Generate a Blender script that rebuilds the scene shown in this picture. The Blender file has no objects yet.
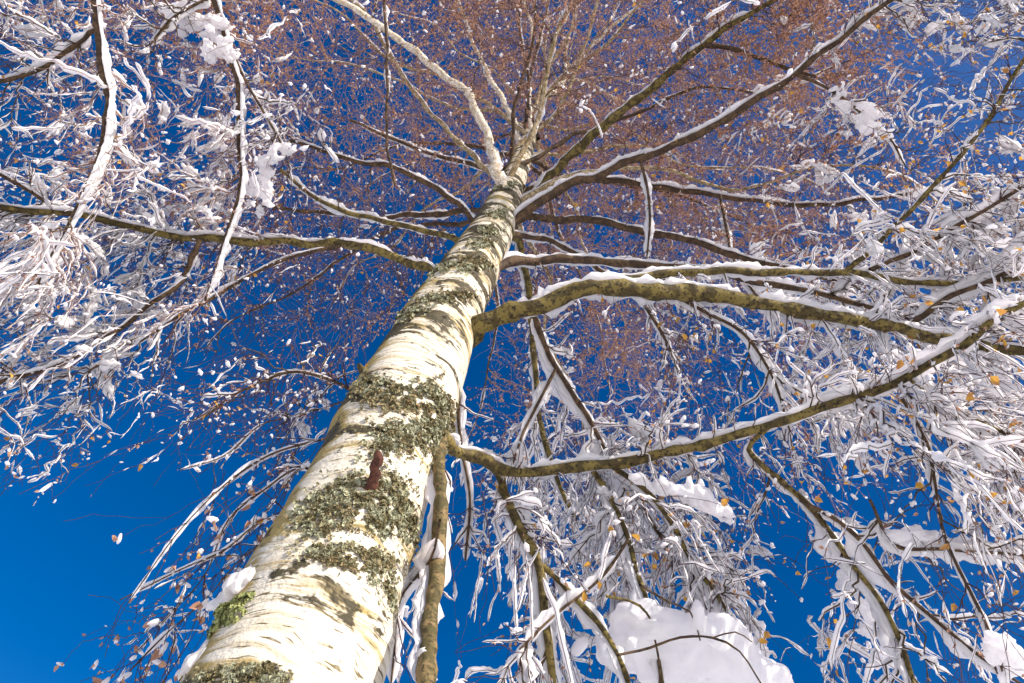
import bpy, math, random
import numpy as np
from mathutils import Vector, Matrix, noise, kdtree
from mathutils.bvhtree import BVHTree

rng = np.random.default_rng(11)
random.seed(11)
W, H, F = 1024, 683, 683.0
CX, CY = 512.0, 341.5
S = bpy.context.scene
COL = S.collection

# ------------------------------------------------------------------ camera
EYE = np.array([0.0, 0.0, 1.5])
ZEN = np.array([88.0, 361.0, -683.0]); ZEN /= np.linalg.norm(ZEN)      # world up seen in camera axes
fwd = np.array([0, 0, -1.0]); fh = fwd - ZEN * fwd.dot(ZEN); fh /= np.linalg.norm(fh)
right = np.cross(fh, ZEN)
R = np.array([right, fh, ZEN])                                          # rows: world x, y, z in camera axes
cam = bpy.data.cameras.new('camera'); cam_o = bpy.data.objects.new('camera', cam); COL.objects.link(cam_o)
cam.sensor_width = 36.0; cam.lens = F / W * 36.0; cam.clip_start = 0.02; cam.clip_end = 5000
m4 = Matrix([[*R[0], EYE[0]], [*R[1], EYE[1]], [*R[2], EYE[2]], [0, 0, 0, 1]])
cam_o.matrix_world = m4
S.camera = cam_o

# ------------------------------------------------------------------ light
SUN_EL, SUN_AZ = math.radians(30), math.radians(140)                    # azimuth clockwise from +Y: behind the camera, to the right
sd = Vector((math.sin(SUN_AZ) * math.cos(SUN_EL), math.cos(SUN_AZ) * math.cos(SUN_EL), math.sin(SUN_EL)))
sun = bpy.data.lights.new('sun', 'SUN'); sun.energy = 5.0; sun.angle = math.radians(0.5); sun.color = (1.0, 0.93, 0.82)
sun_o = bpy.data.objects.new('sun', sun); COL.objects.link(sun_o)
sun_o.rotation_euler = sd.to_track_quat('Z', 'Y').to_euler()
wd = bpy.data.worlds.new('World'); S.world = wd; wd.use_nodes = True
nt = wd.node_tree; nt.nodes.clear()
sky = nt.nodes.new('ShaderNodeTexSky'); sky.sky_type = 'NISHITA'; sky.sun_disc = False
sky.sun_elevation = SUN_EL; sky.sun_rotation = SUN_AZ; sky.air_density = 1.0; sky.dust_density = 1.6; sky.ozone_density = 2.5
hs = nt.nodes.new('ShaderNodeHueSaturation'); hs.inputs['Saturation'].default_value = 1.5; hs.inputs['Hue'].default_value = 0.510
bg = nt.nodes.new('ShaderNodeBackground'); bg.inputs['Strength'].default_value = 0.097
wo = nt.nodes.new('ShaderNodeOutputWorld')
nt.links.new(sky.outputs[0], hs.inputs['Color']); nt.links.new(hs.outputs[0], bg.inputs['Color']); nt.links.new(bg.outputs[0], wo.inputs[0])
S.view_settings.view_transform = 'Standard'; S.view_settings.look = 'None'
S.view_settings.gamma = 1.0; S.view_settings.exposure = 0.62
S.cycles.max_bounces = 6; S.cycles.diffuse_bounces = 4; S.cycles.glossy_bounces = 1; S.cycles.transmission_bounces = 3
S.cycles.caustics_reflective = False; S.cycles.caustics_refractive = False

# ------------------------------------------------------------------ projection helpers
def ray(px, py):
    d = R @ np.array([px - CX, CY - py, -F]); return d / np.linalg.norm(d)
def P(px, py, h):
    d = ray(px, py); return EYE + d * (h - EYE[2]) / d[2]
def PR(px, py, r):                                                      # at horizontal distance r from the eye
    d = ray(px, py); return EYE + d * r / math.hypot(d[0], d[1])
def proj(p):
    c = R.T @ (np.asarray(p) - EYE); z = -c[2]
    if z < 0.05: return -9999., -9999., z
    return CX + F * c[0] / z, CY - F * c[1] / z, z
def projN(P_):
    c = (np.asarray(P_) - EYE) @ R; z = np.maximum(-c[:, 2], 1e-3)
    return CX + F * c[:, 0] / z, CY - F * c[:, 1] / z, -c[:, 2]

# ------------------------------------------------------------------ density of twigs and of snow over the crown
DEN = np.array([
 [7,7,6,7,7,7,7,8,8,6,7,8,8,7,8,8],
 [6,6,5,6,6,5,7,8,9,9,9,9,8,7,5,5],
 [6,7,6,8,8,6,7,6,8,9,9,8,8,7,5,6],
 [7,8,8,8,8,7,7,6,9,8,8,9,8,8,8,8],
 [8,8,8,8,8,8,7,5,8,8,9,8,8,8,8,8],
 [8,8,7.5,7.5,7,7,6,4,7,9,9,5,7,8,8,8],
 [7,6.5,6,7.5,8,7,6,4,7,9,8,4,6.5,7,7.5,8],
 [6,4,1.2,3.5,7.5,7,2,7,8,9,8,5,6,6,6,9],
 [1,.4,.6,6,7.5,6,2,5,8,9,8,6,4,4,4,7],
 [0,1.6,5,7,5,2,4,3,7,9,9,8,4,4,4,5],
 [0,3.5,6.5,5,2,1,5,3,8,9,9,9,5,5,4,4]], float)
SNO = np.array([
 [6,5,6,5,4,2,2,1,1,2,3,4,5,6,6,5],
 [5,6,5,6,5,2,2,1,1,2,3,5,6,6,5,4],
 [5,7,5,8,7,3,2,2,2,3,5,7,7,6,5,5],
 [7,7,7,6,3,2,1,1,2,3,4,5,6,8,7,7],
 [8,7,6,4,2,1,1,1,3,4,5,7,8,9,9,9],
 [7,7,6,4,2,2,1,2,4,5,5,3,7,8,9,9],
 [6,5,4,3,3,3,2,2,5,6,6,2,7,8,8,8],
 [5,3,1,1,4,4,3,7,8,8,7,4,7,6,5,8],
 [2,1,0,1,3,3,3,5,8,9,8,4,4,5,5,7],
 [0,1,3,4,3,3,6,5,8,9,9,8,4,5,5,5],
 [0,2,3,4,4,4,6,5,8,9,9,9,5,6,5,5]], float)
def grid(G, px, py):
    x = np.clip(np.asarray(px) / 64.0 - .5, 0, 14.999); y = np.clip(np.asarray(py) / 62.1 - .5, 0, 9.999)
    i = x.astype(int); j = y.astype(int); u = x - i; v = y - j
    return (G[j, i] * (1 - u) * (1 - v) + G[j, i + 1] * u * (1 - v) + G[j + 1, i] * (1 - u) * v + G[j + 1, i + 1] * u * v) / 9.0

# ------------------------------------------------------------------ mesh collector
class MB:
    def __init__(s): s.v = []; s.q = []; s.t = []; s.n = 0
    def add(s, v, q=None, t=None):
        s.v.append(v)
        if q is not None and len(q): s.q.append(np.asarray(q) + s.n)
        if t is not None and len(t): s.t.append(np.asarray(t) + s.n)
        s.n += len(v)
    def build(s, name, mat, parent=None, smooth=True):
        if not s.n: return None
        v = np.concatenate(s.v).astype(np.float32)
        q = np.concatenate(s.q) if s.q else np.zeros((0, 4), int)
        t = np.concatenate(s.t) if s.t else np.zeros((0, 3), int)
        me = bpy.data.meshes.new(name)
        me.vertices.add(len(v)); me.vertices.foreach_set('co', v.ravel())
        nl = len(q) * 4 + len(t) * 3
        me.loops.add(nl); me.loops.foreach_set('vertex_index', np.concatenate([q.ravel(), t.ravel()]).astype(np.int32))
        me.polygons.add(len(q) + len(t))
        st = np.concatenate([np.arange(len(q)) * 4, len(q) * 4 + np.arange(len(t)) * 3]).astype(np.int32)
        me.polygons.foreach_set('loop_start', st)
        me.polygons.foreach_set('use_smooth', np.full(len(q) + len(t), smooth))
        me.update(calc_edges=True); me.validate()
        me.materials.append(mat)
        o = bpy.data.objects.new(name, me); COL.objects.link(o)
        if parent: o.parent = parent
        return o

def frames(p):
    t = np.gradient(p, axis=0); t /= np.linalg.norm(t, axis=1)[:, None] + 1e-9
    n = np.zeros_like(t)
    a = np.cross(t[0], [0.3, 0.2, 1]);
    if np.linalg.norm(a) < .1: a = np.cross(t[0], [1, 0, 0])
    a /= np.linalg.norm(a); n[0] = a
    for i in range(1, len(p)):
        a = n[i - 1] - t[i] * n[i - 1].dot(t[i]); n[i] = a / (np.linalg.norm(a) + 1e-9)
    return t, n, np.cross(t, n)
_q = {}
def tube_q(n, s):
    if (n, s) not in _q:
        i, j = np.meshgrid(np.arange(n - 1), np.arange(s), indexing='ij'); i = i.ravel(); j = j.ravel(); k = (j + 1) % s
        _q[(n, s)] = np.stack([i * s + j, i * s + k, (i + 1) * s + k, (i + 1) * s + j], 1)
    return _q[(n, s)]
def tube(mb, p, r, s=5, rough=0.0):
    t, n, b = frames(p); a = np.arange(s) * 2 * math.pi / s
    rr = np.asarray(r)[:, None] * np.ones(s)
    if rough: rr = rr * (1 + rng.uniform(-rough, rough, rr.shape))
    v = p[:, None] + (n[:, None] * np.cos(a)[None, :, None] + b[:, None] * np.sin(a)[None, :, None]) * rr[..., None]
    caps = []
    if s <= 4: caps = [[0, 1, 2]] if s == 3 else []
    mb.add(v.reshape(-1, 3), tube_q(len(p), s))
    mb.add(p[-1:] + t[-1:] * r[-1], t=np.array([[-s + j, -s + (j + 1) % s, 0] for j in range(s)]))

WIND = np.array([0.0, 0.30, 1.0]); WIND /= np.linalg.norm(WIND)        # snow lies on top, pushed a little by the wind
def snow_strip(mb, p, r, half_w, half_h, s=7, jit=.20, WIND=WIND):
    """a lump-edged ridge of snow lying on a path; half_w and half_h are arrays"""
    t, n, b = frames(p)
    up = WIND[None] - t * (t @ WIND)[:, None]; L = np.linalg.norm(up, axis=1)[:, None]
    up = up / np.maximum(L, .05); side = np.cross(t, up)
    a = np.arange(s) * 2 * math.pi / s
    c = p + up * (np.asarray(r) * .55 + half_h * .85)[:, None]
    J = 1 + rng.uniform(-jit, jit, (len(p), s))
    low = np.where(np.sin(a) < 0, .55, 1.0)
    v = c[:, None] + side[:, None] * (np.cos(a) * half_w[:, None] * J)[..., None] + up[:, None] * (np.sin(a) * low * half_h[:, None] * J)[..., None]
    mb.add(v.reshape(-1, 3), tube_q(len(p), s), [[s - 1 - j, s - 2 - j, s - 1] for j in range(1, s - 1) if s - 2 - j >= 0])
    k = (len(p) - 1) * s
    mb.add(v[-1].copy(), t=[[0, j, j + 1] for j in range(1, s - 1)])

def ico(sub):
    import bmesh
    bm = bmesh.new(); bmesh.ops.create_icosphere(bm, subdivisions=sub, radius=1)
    v = np.array([x.co[:] for x in bm.verts]); f = np.array([[x.index for x in y.verts] for y in bm.faces]); bm.free()
    return v, f
ICO2, ICO3, ICO4 = ico(2), ico(3), ico(4)
def blob(mb, c, ax, sizes, tpl=ICO2, amp=.25, fr=1.6):
    """lumpy snow mass: ax = 3 unit axes, sizes = half extents"""
    v, f = tpl; o = Vector(rng.uniform(-50, 50, 3))
    d = np.array([noise.noise(Vector(x) * fr + o) + .45 * noise.noise(Vector(x) * fr * 2.7 + o) for x in v])
    w = v * (1 + amp * 1.6 * d)[:, None]
    mb.add(c + (w * sizes) @ ax, t=f)

def smooth(ctrl, step):
    """Catmull-Rom through rows of any width, spaced by step along the first three columns"""
    c = np.asarray(ctrl, float); c = np.vstack([2 * c[0] - c[1], c, 2 * c[-1] - c[-2]])
    out = []
    for i in range(1, len(c) - 2):
        n = max(2, int(np.linalg.norm(c[i + 1, :3] - c[i, :3]) / step))
        for u in np.arange(n) / n:
            out.append(.5 * (2 * c[i] + (c[i + 1] - c[i - 1]) * u + (2 * c[i - 1] - 5 * c[i] + 4 * c[i + 1] - c[i + 2]) * u * u + (3 * c[i] - c[i - 1] - 3 * c[i + 1] + c[i + 2]) * u ** 3))
    out.append(c[-2]); return np.array(out)

# ------------------------------------------------------------------ materials
def nodes(name, rough=.8):
    m = bpy.data.materials.new(name); m.use_nodes = True; t = m.node_tree
    b = t.nodes['Principled BSDF']; b.inputs['Roughness'].default_value = rough; b.inputs['Specular IOR Level'].default_value = .25
    return m, t, b
def N(t, k, **kw):
    n = t.nodes.new(k)
    for a, v in kw.items(): setattr(n, a, v)
    return n
def mapped(t, scale):
    c = N(t, 'ShaderNodeTexCoord'); mp = N(t, 'ShaderNodeMapping'); mp.inputs['Scale'].default_value = scale
    t.links.new(c.outputs['Object'], mp.inputs[0]); return mp.outputs[0]
def nz(t, vec, sc, det=4, rg=.55, dist=0):
    n = N(t, 'ShaderNodeTexNoise'); n.inputs['Scale'].default_value = sc; n.inputs['Detail'].default_value = det
    n.inputs['Roughness'].default_value = rg; n.inputs['Distortion'].default_value = dist
    t.links.new(vec, n.inputs['Vector']); return n.outputs[0]
def ramp(t, f, a, b):
    n = N(t, 'ShaderNodeMapRange'); n.interpolation_type = 'SMOOTHSTEP'; n.inputs['From Min'].default_value = a; n.inputs['From Max'].default_value = b
    t.links.new(f, n.inputs[0]); return n.outputs[0]
def mix(t, f, a, b):
    n = N(t, 'ShaderNodeMix', data_type='RGBA')
    for k, x in ((0, f), (6, a), (7, b)):
        if isinstance(x, tuple): n.inputs[k].default_value = (*x, 1)
        elif isinstance(x, float): n.inputs[k].default_value = x
        else: t.links.new(x, n.inputs[k])
    return n.outputs[2]
def mth(t, op, a, b):
    n = N(t, 'ShaderNodeMath', operation=op)
    for k, x in ((0, a), (1, b)):
        if isinstance(x, (int, float)): n.inputs[k].default_value = x
        else: t.links.new(x, n.inputs[k])
    return n.outputs[0]
def bump(t, b, h, s, d=.01):
    n = N(t, 'ShaderNodeBump'); n.inputs['Strength'].default_value = s; n.inputs['Distance'].default_value = d
    t.links.new(h, n.inputs['Height']); t.links.new(n.outputs[0], b.inputs['Normal'])

M_snow, t, b = nodes('snow', .7)
b.inputs['Base Color'].default_value = (.93, .90, .91, 1)
v_ = mapped(t, (1, 1, 1)); bump(t, b, nz(t, v_, 70, 5, .6), .35, .006)
tr = N(t, 'ShaderNodeBsdfTranslucent'); tr.inputs[0].default_value = (.95, .92, .94, 1)
ms = N(t, 'ShaderNodeMixShader'); ms.inputs[0].default_value = .50
t.links.new(b.outputs[0], ms.inputs[1]); t.links.new(tr.outputs[0], ms.inputs[2]); t.links.new(ms.outputs[0], t.nodes['Material Output'].inputs[0])

M_bark, t, b = nodes('birch_bark', .65)
vb = mapped(t, (1, 1, 1)); 
warp = N(t, 'ShaderNodeVectorMath', operation='MULTIPLY_ADD')
nzc = N(t, 'ShaderNodeTexNoise'); nzc.inputs['Scale'].default_value = 3.5; nzc.inputs['Detail'].default_value = 2
t.links.new(vb, nzc.inputs['Vector']); t.links.new(nzc.outputs[1], warp.inputs[0]); warp.inputs[1].default_value = (.16, .16, .16); t.links.new(vb, warp.inputs[2])
def sc_(v, s):
    mp = N(t, 'ShaderNodeMapping'); mp.inputs['Scale'].default_value = s; t.links.new(v, mp.inputs[0]); return mp.outputs[0]
wv = warp.outputs[0]
band = nz(t, sc_(wv, (1.6, 1.6, 11)), 1.0, 5, .6)
fine = nz(t, sc_(wv, (5, 5, 60)), 1.0, 4, .65)
dash = nz(t, sc_(wv, (14, 14, 150)), 1.0, 2, .5)
big = nz(t, wv, 4.5, 5, .65)
geo = N(t, 'ShaderNodeTexCoord'); sep = N(t, 'ShaderNodeSeparateXYZ'); t.links.new(geo.outputs['Object'], sep.inputs[0])
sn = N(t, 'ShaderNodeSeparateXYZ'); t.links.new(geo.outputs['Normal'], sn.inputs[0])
hgt = ramp(t, sep.outputs[2], 2.9, 4.6)
shade_side = ramp(t, mth(t, 'ADD', mth(t, 'MULTIPLY', sn.outputs[0], -.8), mth(t, 'MULTIPLY', sn.outputs[1], .45)), 0.0, .60)   # shade of the sun-away side, put into the bark colour as olive
c0 = mix(t, ramp(t, fine, .38, .66), (.63, .575, .49), (.48, .41, .31))
olive = mth(t, 'ADD', mth(t, 'ADD', mth(t, 'MULTIPLY', band, .75), mth(t, 'MULTIPLY', fine, .3)), mth(t, 'ADD', mth(t, 'MULTIPLY', shade_side, .22), mth(t, 'MULTIPLY', hgt, .07)))
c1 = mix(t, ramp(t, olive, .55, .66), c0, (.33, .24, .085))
dk = mth(t, 'ADD', mth(t, 'ADD', mth(t, 'MULTIPLY', band, .55), mth(t, 'MULTIPLY', big, .55)), mth(t, 'ADD', mth(t, 'MULTIPLY', hgt, .080), mth(t, 'MULTIPLY', shade_side, .04)))
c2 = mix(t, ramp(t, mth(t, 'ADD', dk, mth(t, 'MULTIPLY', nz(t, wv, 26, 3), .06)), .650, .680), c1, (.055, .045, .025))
c3 = mix(t, mth(t, 'MULTIPLY', ramp(t, dash, .60, .66), ramp(t, big, .38, .48)), c2, (.13, .10, .05))
c4 = mix(t, mth(t, 'MULTIPLY', ramp(t, fine, .64, .70), .8), c3, (.16, .12, .05))
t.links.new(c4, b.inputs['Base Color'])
hh = mth(t, 'SUBTRACT', mth(t, 'MULTIPLY', fine, .5), mth(t, 'MULTIPLY', ramp(t, dk, .6, .7), -.9))
bump(t, b, mth(t, 'ADD', hh, mth(t, 'MULTIPLY', nz(t, vb, 90, 4), .5)), .7, .012)

def bark(name, a, b_, c, sc=18, bw=.5):
    m, t, b = nodes(name, .75); v = mapped(t, (1, 1, 1))
    n1 = nz(t, v, sc, 5, .6); n2 = nz(t, v, sc * 4, 3, .6)
    k = mix(t, ramp(t, n1, .42, .56), a, b_); k = mix(t, mth(t, 'MULTIPLY', ramp(t, n2, .54, .64), .85), k, c)
    t.links.new(k, b.inputs['Base Color']); bump(t, b, mth(t, 'ADD', n1, n2), bw, .008); return m
M_limb = bark('limb_bark_green', (.19, .14, .04), (.07, .05, .017), (.013, .009, .005))
M_limb2 = bark('limb_bark_brown', (.11, .065, .033), (.055, .033, .019), (.02, .012, .008))
M_pale = bark('limb_bark_pale', (.46, .36, .23), (.25, .18, .09), (.07, .045, .025), 25)
M_white = bark('limb_bark_white', (.80, .72, .60), (.62, .50, .36), (.16, .12, .07), 22)
M_pole = bark('stem_bark_brown', (.20, .135, .06), (.075, .06, .022), (.04, .026, .014), 22)
M_side = bark('side_branch_bark', (.115, .075, .035), (.06, .038, .02), (.025, .015, .010), 40)
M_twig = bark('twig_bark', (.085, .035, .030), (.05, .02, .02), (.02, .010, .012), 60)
M_twigp = bark('twig_bark_sunlit', (.36, .20, .14), (.22, .12, .085), (.10, .05, .035), 60)  # sun on the high twigs and side branches, put into the bark colour
def leafm(name, a, b_, tl=.4):
    m, t, b = nodes(name, .6); v = mapped(t, (1, 1, 1)); k = mix(t, ramp(t, nz(t, v, 30, 3), .35, .65), a, b_)
    t.links.new(k, b.inputs['Base Color']); tr = N(t, 'ShaderNodeBsdfTranslucent'); t.links.new(k, tr.inputs[0])
    ms = N(t, 'ShaderNodeMixShader'); ms.inputs[0].default_value = tl
    t.links.new(b.outputs[0], ms.inputs[1]); t.links.new(tr.outputs[0], ms.inputs[2]); t.links.new(ms.outputs[0], t.nodes['Material Output'].inputs[0]); return m
M_leafo = leafm('autumn_leaf', (.70, .38, .06), (.42, .20, .07))
M_leafb = leafm('dry_catkin', (.56, .32, .20), (.32, .16, .11), .3)
M_lich = bark('lichen', (.38, .38, .26), (.19, .16, .08), (.06, .045, .025), 28, .3)
M_lichb = bark('lichen_brown', (.27, .20, .10), (.22, .20, .11), (.07, .045, .025), 60, .3)
M_moss = bark('moss', (.30, .31, .12), (.18, .20, .07), (.10, .10, .035), 60, .3)
M_stub = bark('stub_wood', (.13, .045, .028), (.07, .028, .018), (.02, .012, .01), 90)
M_ground, t, b = nodes('snow_field', .8); b.inputs['Base Color'].default_value = (.86, .86, .86, 1)
bump(t, b, nz(t, mapped(t, (1, 1, 1)), 1.5, 6), .4, .1)

# ------------------------------------------------------------------ ground
g = MB(); n = 60
xs = np.sign(np.linspace(-1, 1, n)) * np.abs(np.linspace(-1, 1, n)) ** 3 * 1500
X, Y = np.meshgrid(xs, xs, indexing='ij')
Z = .10 * np.sin(X * .9 + 1) * np.cos(Y * .7) * np.exp(-(X ** 2 + Y ** 2) / 4e4) - .05
i, j = np.meshgrid(np.arange(n - 1), np.arange(n - 1), indexing='ij'); i = i.ravel(); j = j.ravel()
g.add(np.stack([X.ravel(), Y.ravel(), Z.ravel()], 1), np.stack([i * n + j, (i + 1) * n + j, (i + 1) * n + j + 1, i * n + j + 1], 1))
go = g.build('ground', M_ground); go['kind'] = 'structure'

# ------------------------------------------------------------------ trunk
D0 = 1.6
tr_c = [(287, 683, 178), (318, 600, 158), (362, 500, 128), (405, 400, 104), (428, 350, 84), (453, 300, 68), (482, 250, 50), (497, 220, 40), (513, 180, 26), (525, 150, 18), (533, 122, 13), (540, 102, 10)]
rows = []
for px, py, w in tr_c:
    p = PR(px, py, D0); z = proj(p)[2]; rows.append([*p, w * .5 * z / F])
base = rows[0]
rows = [[base[0], base[1] + .02, -.1, base[3] * 1.5], [base[0], base[1] + .01, .4, base[3] * 1.18], [base[0], base[1], 1.4, base[3] * 1.05]] + rows
def ext(px, py, h, w):
    p = P(px, py, h); z = proj(p)[2]; return [*p, w * .5 * z / F]
for px, py, h, w in ((552, 93, 11.6, 7), (562, 85, 12.2, 6), (565, 72, 12.9, 5), (566, 50, 13.4, 3.6), (573, 22, 14.0, 2)): rows.append(ext(px, py, h, w))
TR = smooth(rows, .03)
root = bpy.data.objects.new('birch_tree', None); COL.objects.link(root); root.location = (0, 0, 0)
# an empty standing at the foot of the trunk
root.location = (base[0], base[1], 0); ROOT = np.array([base[0], base[1], 0])
root['label'] = 'tall snow-covered birch with white peeling bark, mossy patches and drooping twigs, seen from its foot'
root['category'] = 'tree'
class LB(MB):
    def build(s, name, mat, parent=None, smooth=True, sub=False):
        if s.n and not sub: pass
        s.v = [a - ROOT for a in s.v]
        return MB.build(s, name, mat, parent, smooth)

tb = LB(); SEG = 72
t_, n_, b_ = frames(TR[:, :3]); a = np.arange(SEG) * 2 * math.pi / SEG
zz = TR[:, 2]
rr = np.zeros((len(TR), SEG))
for i in range(len(TR)):
    for j in range(SEG):
        q = Vector((math.cos(a[j]) * 1.1, math.sin(a[j]) * 1.1, zz[i] * 2.4))
        rr[i, j] = 1 + .06 * noise.noise(q) + .035 * noise.noise(Vector((q.x * 1.5, q.y * 1.5, zz[i] * 9))) + .012 * noise.noise(Vector((q.x * 5, q.y * 5, zz[i] * 30)))
V = TR[:, None, :3] + (n_[:, None] * np.cos(a)[None, :, None] + b_[:, None] * np.sin(a)[None, :, None]) * (TR[:, 3:4] * rr)[..., None]
tb.add(V.reshape(-1, 3), tube_q(len(TR), SEG))
TQ = tube_q(len(TR), SEG)
bvh = BVHTree.FromPolygons([Vector(x) for x in V.reshape(-1, 3)], [list(map(int, q)) for q in TQ])
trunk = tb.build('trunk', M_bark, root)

tpx, tpy, tz = projN(TR[:, :3]); tw = TR[:, 3] * F / np.maximum(tz, .1)
okk = (tz > .5) & (tpy > 150); tkx, tky, tkw = tpx[okk], tpy[okk], tw[okk]
def on_trunk(px, py, pad=3):
    """does this picture position lie on the lower trunk?"""
    if py < 205: return False
    d = np.hypot(tkx - px, tky - py) - tkw; return d.min() < pad

# ------------------------------------------------------------------ limbs
def limb_pts(c, h, w):
    """c: picture track, h: heights, w: widths in picture units -> x y z r rows"""
    k = len(c); h = np.interp(np.linspace(0, 1, k), np.linspace(0, 1, len(h)), h); w = np.interp(np.linspace(0, 1, k), np.linspace(0, 1, len(w)), w)
    out = []
    for (px, py), hh, ww in zip(c, h, w):
        p = P(px, py, hh); out.append([*p, ww * .5 * proj(p)[2] / F])
    return out
LIMBS = []   # (rows, material, kind, snow factor)
WC, WA, WR = [np.array(w) / np.linalg.norm(w) for w in ((.1, -.75, .8), (-.25, .55, .5), (.8, -.3, .6))]   # towards the foot side, away from it, to the right
def L(c, h, w, mat=None, sn=1.0, wind=None): LIMBS.append((limb_pts(c, h, w), mat or M_limb, sn, WIND if wind is None else wind))
def th(y):   # trunk height at picture row y
    return float(np.interp(y, tky[::-1], TR[okk][:, 2][::-1])) if len(tky) else 4
L([(458,338),(475,331),(510,312),(560,296),(640,290),(700,293),(760,305),(830,316),(900,328),(960,342),(1030,352),(1110,365)], [th(334),4.35,4.5,4.6,4.6,4.5], [21,19,18,17,15.5,14,13,11,10,8], M_limb, 1.0)
L([(545,300),(600,284),(660,273),(720,270),(790,272),(845,272),(900,280),(960,283),(1030,276),(1090,262)], [4.5,4.7,4.85,4.9,4.8], [9,8,7,6,6,5], M_limb, 1.0)
L([(845,272),(880,240),(940,180),(985,125),(1010,80),(1030,45),(1040,10)], [4.87,5.1,5.2], [5,4.5,4,3], M_limb, .25)
L([(870,270),(905,255),(950,230),(1000,200),(1060,165)], [4.87,5.0,5.0], [5,4,3], M_limb2, 2.2)
L([(905,328),(945,300),(990,280),(1040,255)], [4.7,4.85,4.9], [7,6,5,4], M_limb2, 2.0)
L([(496,268),(515,262),(560,260),(620,264),(690,268),(745,278),(800,290),(860,305),(905,318)], [th(268),5.45,5.3,5.0], [10,9,8,7,6,5,4], M_limb2, 1.0)
L([(436,432),(455,447),(480,460),(505,472),(560,468),(620,462),(700,445),(760,428),(820,408),(880,390),(930,365),(965,345),(990,320),(1035,297)], [th(436),3.6,3.75,3.8,3.8,3.7,3.6], [16,12,11,10,9,9,8,8,6], M_limb, 1.5)
L([(905,375),(935,400),(1000,430),(1050,447)], [3.75,3.75,3.6], [4,3.5,3], M_limb, .8)
L([(768,428),(750,450),(785,485),(820,520),(850,560),(880,600),(902,650),(920,700)], [3.8,3.8,3.6,3.4,3.1], [4,6,6,5,5,5,4], M_limb, 1.4, WA)
L([(800,500),(850,530),(900,590),(960,640),(1030,690)], [3.65,3.5,3.2], [4,4,3], M_limb2, .7, WA)
L([(497,470),(508,497),(522,530),(540,570),(548,630),(558,710)], [3.75,3.5,3.2,2.9], [9,9,9,8,8], M_limb, 1.1, WA)
L([(537,560),(570,592),(600,622),(618,655),(634,700)], [3.3,3.1,2.8], [6,6,6,5], M_limb, 1.2, WA)
L([(441,425),(441,450),(439,500),(436,560),(430,620),(427,700)], [th(425),3.35,3.1,2.9,2.65,2.4], [14,14,14,16,17,18], M_pole, .9, WA)
L([(590,466),(612,500),(628,540),(642,585),(655,640),(665,700)], [3.8,3.6,3.2,2.9], [6,5,4.5,4], M_limb, 1.3, WA)
L([(608,463),(655,500),(690,560),(720,600),(750,650),(775,700)], [3.8,3.7,3.4,3.1], [6,5,4,3], M_limb, 1.2, WA)
L([(628,540),(600,580),(560,610),(520,650)], [3.4,3.2,2.9], [3.5,3,2.5], M_limb2, 1.2)
L([(497,226),(515,215),(545,180),(600,130),(650,90),(690,55),(710,40),(760,8),(800,-15)], [th(226),7.0,7.6,7.6,7.4], [10,9,9,8,7,5,4], M_limb, .7, WC)
L([(705,45),(740,52),(780,66),(830,80)], [7.5,7.5,7.2], [5,4,3], M_limb2, .4, WC)
L([(494,240),(505,228),(560,190),(600,175),(650,155),(700,133),(768,92),(800,70),(860,25),(890,0),(920,-25)], [th(240),6.2,6.5,6.5,6.3,6.2], [9,9,7,7,6,5,4], M_limb2, 1.0, WC)
L([(795,74),(815,82),(840,96),(865,116),(890,138),(905,165)], [6.42,6.35,6.15,5.9], [4,3,2.5,1.5], M_limb2, .5)
L([(618,655),(650,648),(680,637),(712,638),(740,652),(765,690)], [2.9,3.0,3.05,2.9], [3,2.4,1.8], M_limb2, .1)
L([(655,640),(660,668),(658,700)], [3.0,2.85], [2.2,1.6], M_limb2, .1)
L([(640,585),(665,600),(690,612),(700,640)], [3.1,3.15,3.05], [3,2,1.4], M_limb2, .1)
L([(606,596),(640,606),(662,640)], [3.1,3.1], [3,2], M_limb, .1)
L([(712,638),(735,632),(752,642)], [3.02,3.0], [1.8,1.2], M_limb2, .1)
L([(520,192),(560,183),(600,180),(660,187),(720,195),(800,205),(870,200),(930,190)], [7.0,7.4,7.3,6.9], [6,6,5,4,3], M_limb2, 1.3, WC)
L([(500,226),(530,218),(580,220),(630,228),(680,238),(740,258),(800,272),(860,290)], [th(226),6.4,6.3,6.0,5.6], [9,8,7,6,4], M_limb2, .9, WC)
L([(505,235),(530,236),(560,245),(590,262),(640,300),(670,350)], [th(235),6.3,6.2,5.9], [6,5,4,3], M_limb2, .9)
L([(505,214),(500,180),(489,148),(474,103),(436,68),(390,33),(339,0),(290,-25)], [th(214),6.9,7.6,7.9,7.8], [12,9,8,7,6,4], M_white, .13)
L([(521,170),(517,135),(503,100),(489,78),(469,33),(455,-10)], [th(170),9.0,9.6,9.6], [6,5,4,3], M_white, .2)
L([(531,135),(530,100),(528,70),(532,30),(520,-10)], [th(135),10.6,11.2], [4,3.5,2.5], M_white, .1)
L([(565,72),(590,50),(607,30),(640,5),(660,-15)], [12.7,12.6,12.2], [4,3.5,2.5], M_white, .1)
L([(540,102),(556,85),(580,80),(610,95),(640,110)], [10.9,11.2,10.8], [3,2.5,2], M_white, .1)
L([(440,282),(429,270),(400,258),(360,247),(300,242),(240,242),(180,236),(120,224),(60,212),(0,208),(-50,204)], [th(275),5.25,5.35,5.2,4.9,4.6], [12,9,9,8,8,7,6,6,5], M_limb, 1.3, WC)
L([(65,213),(40,198),(0,175),(-40,155)], [4.95,4.9,4.8], [4,3.5,3], M_limb2, 1.0, WC)
L([(200,240),(182,280),(150,305),(110,335),(60,365),(0,382),(-50,392)], [5.15,4.9,4.6,4.3,4.1], [6,5,4.5,4,3], M_limb2, 1.1, WC)
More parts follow.
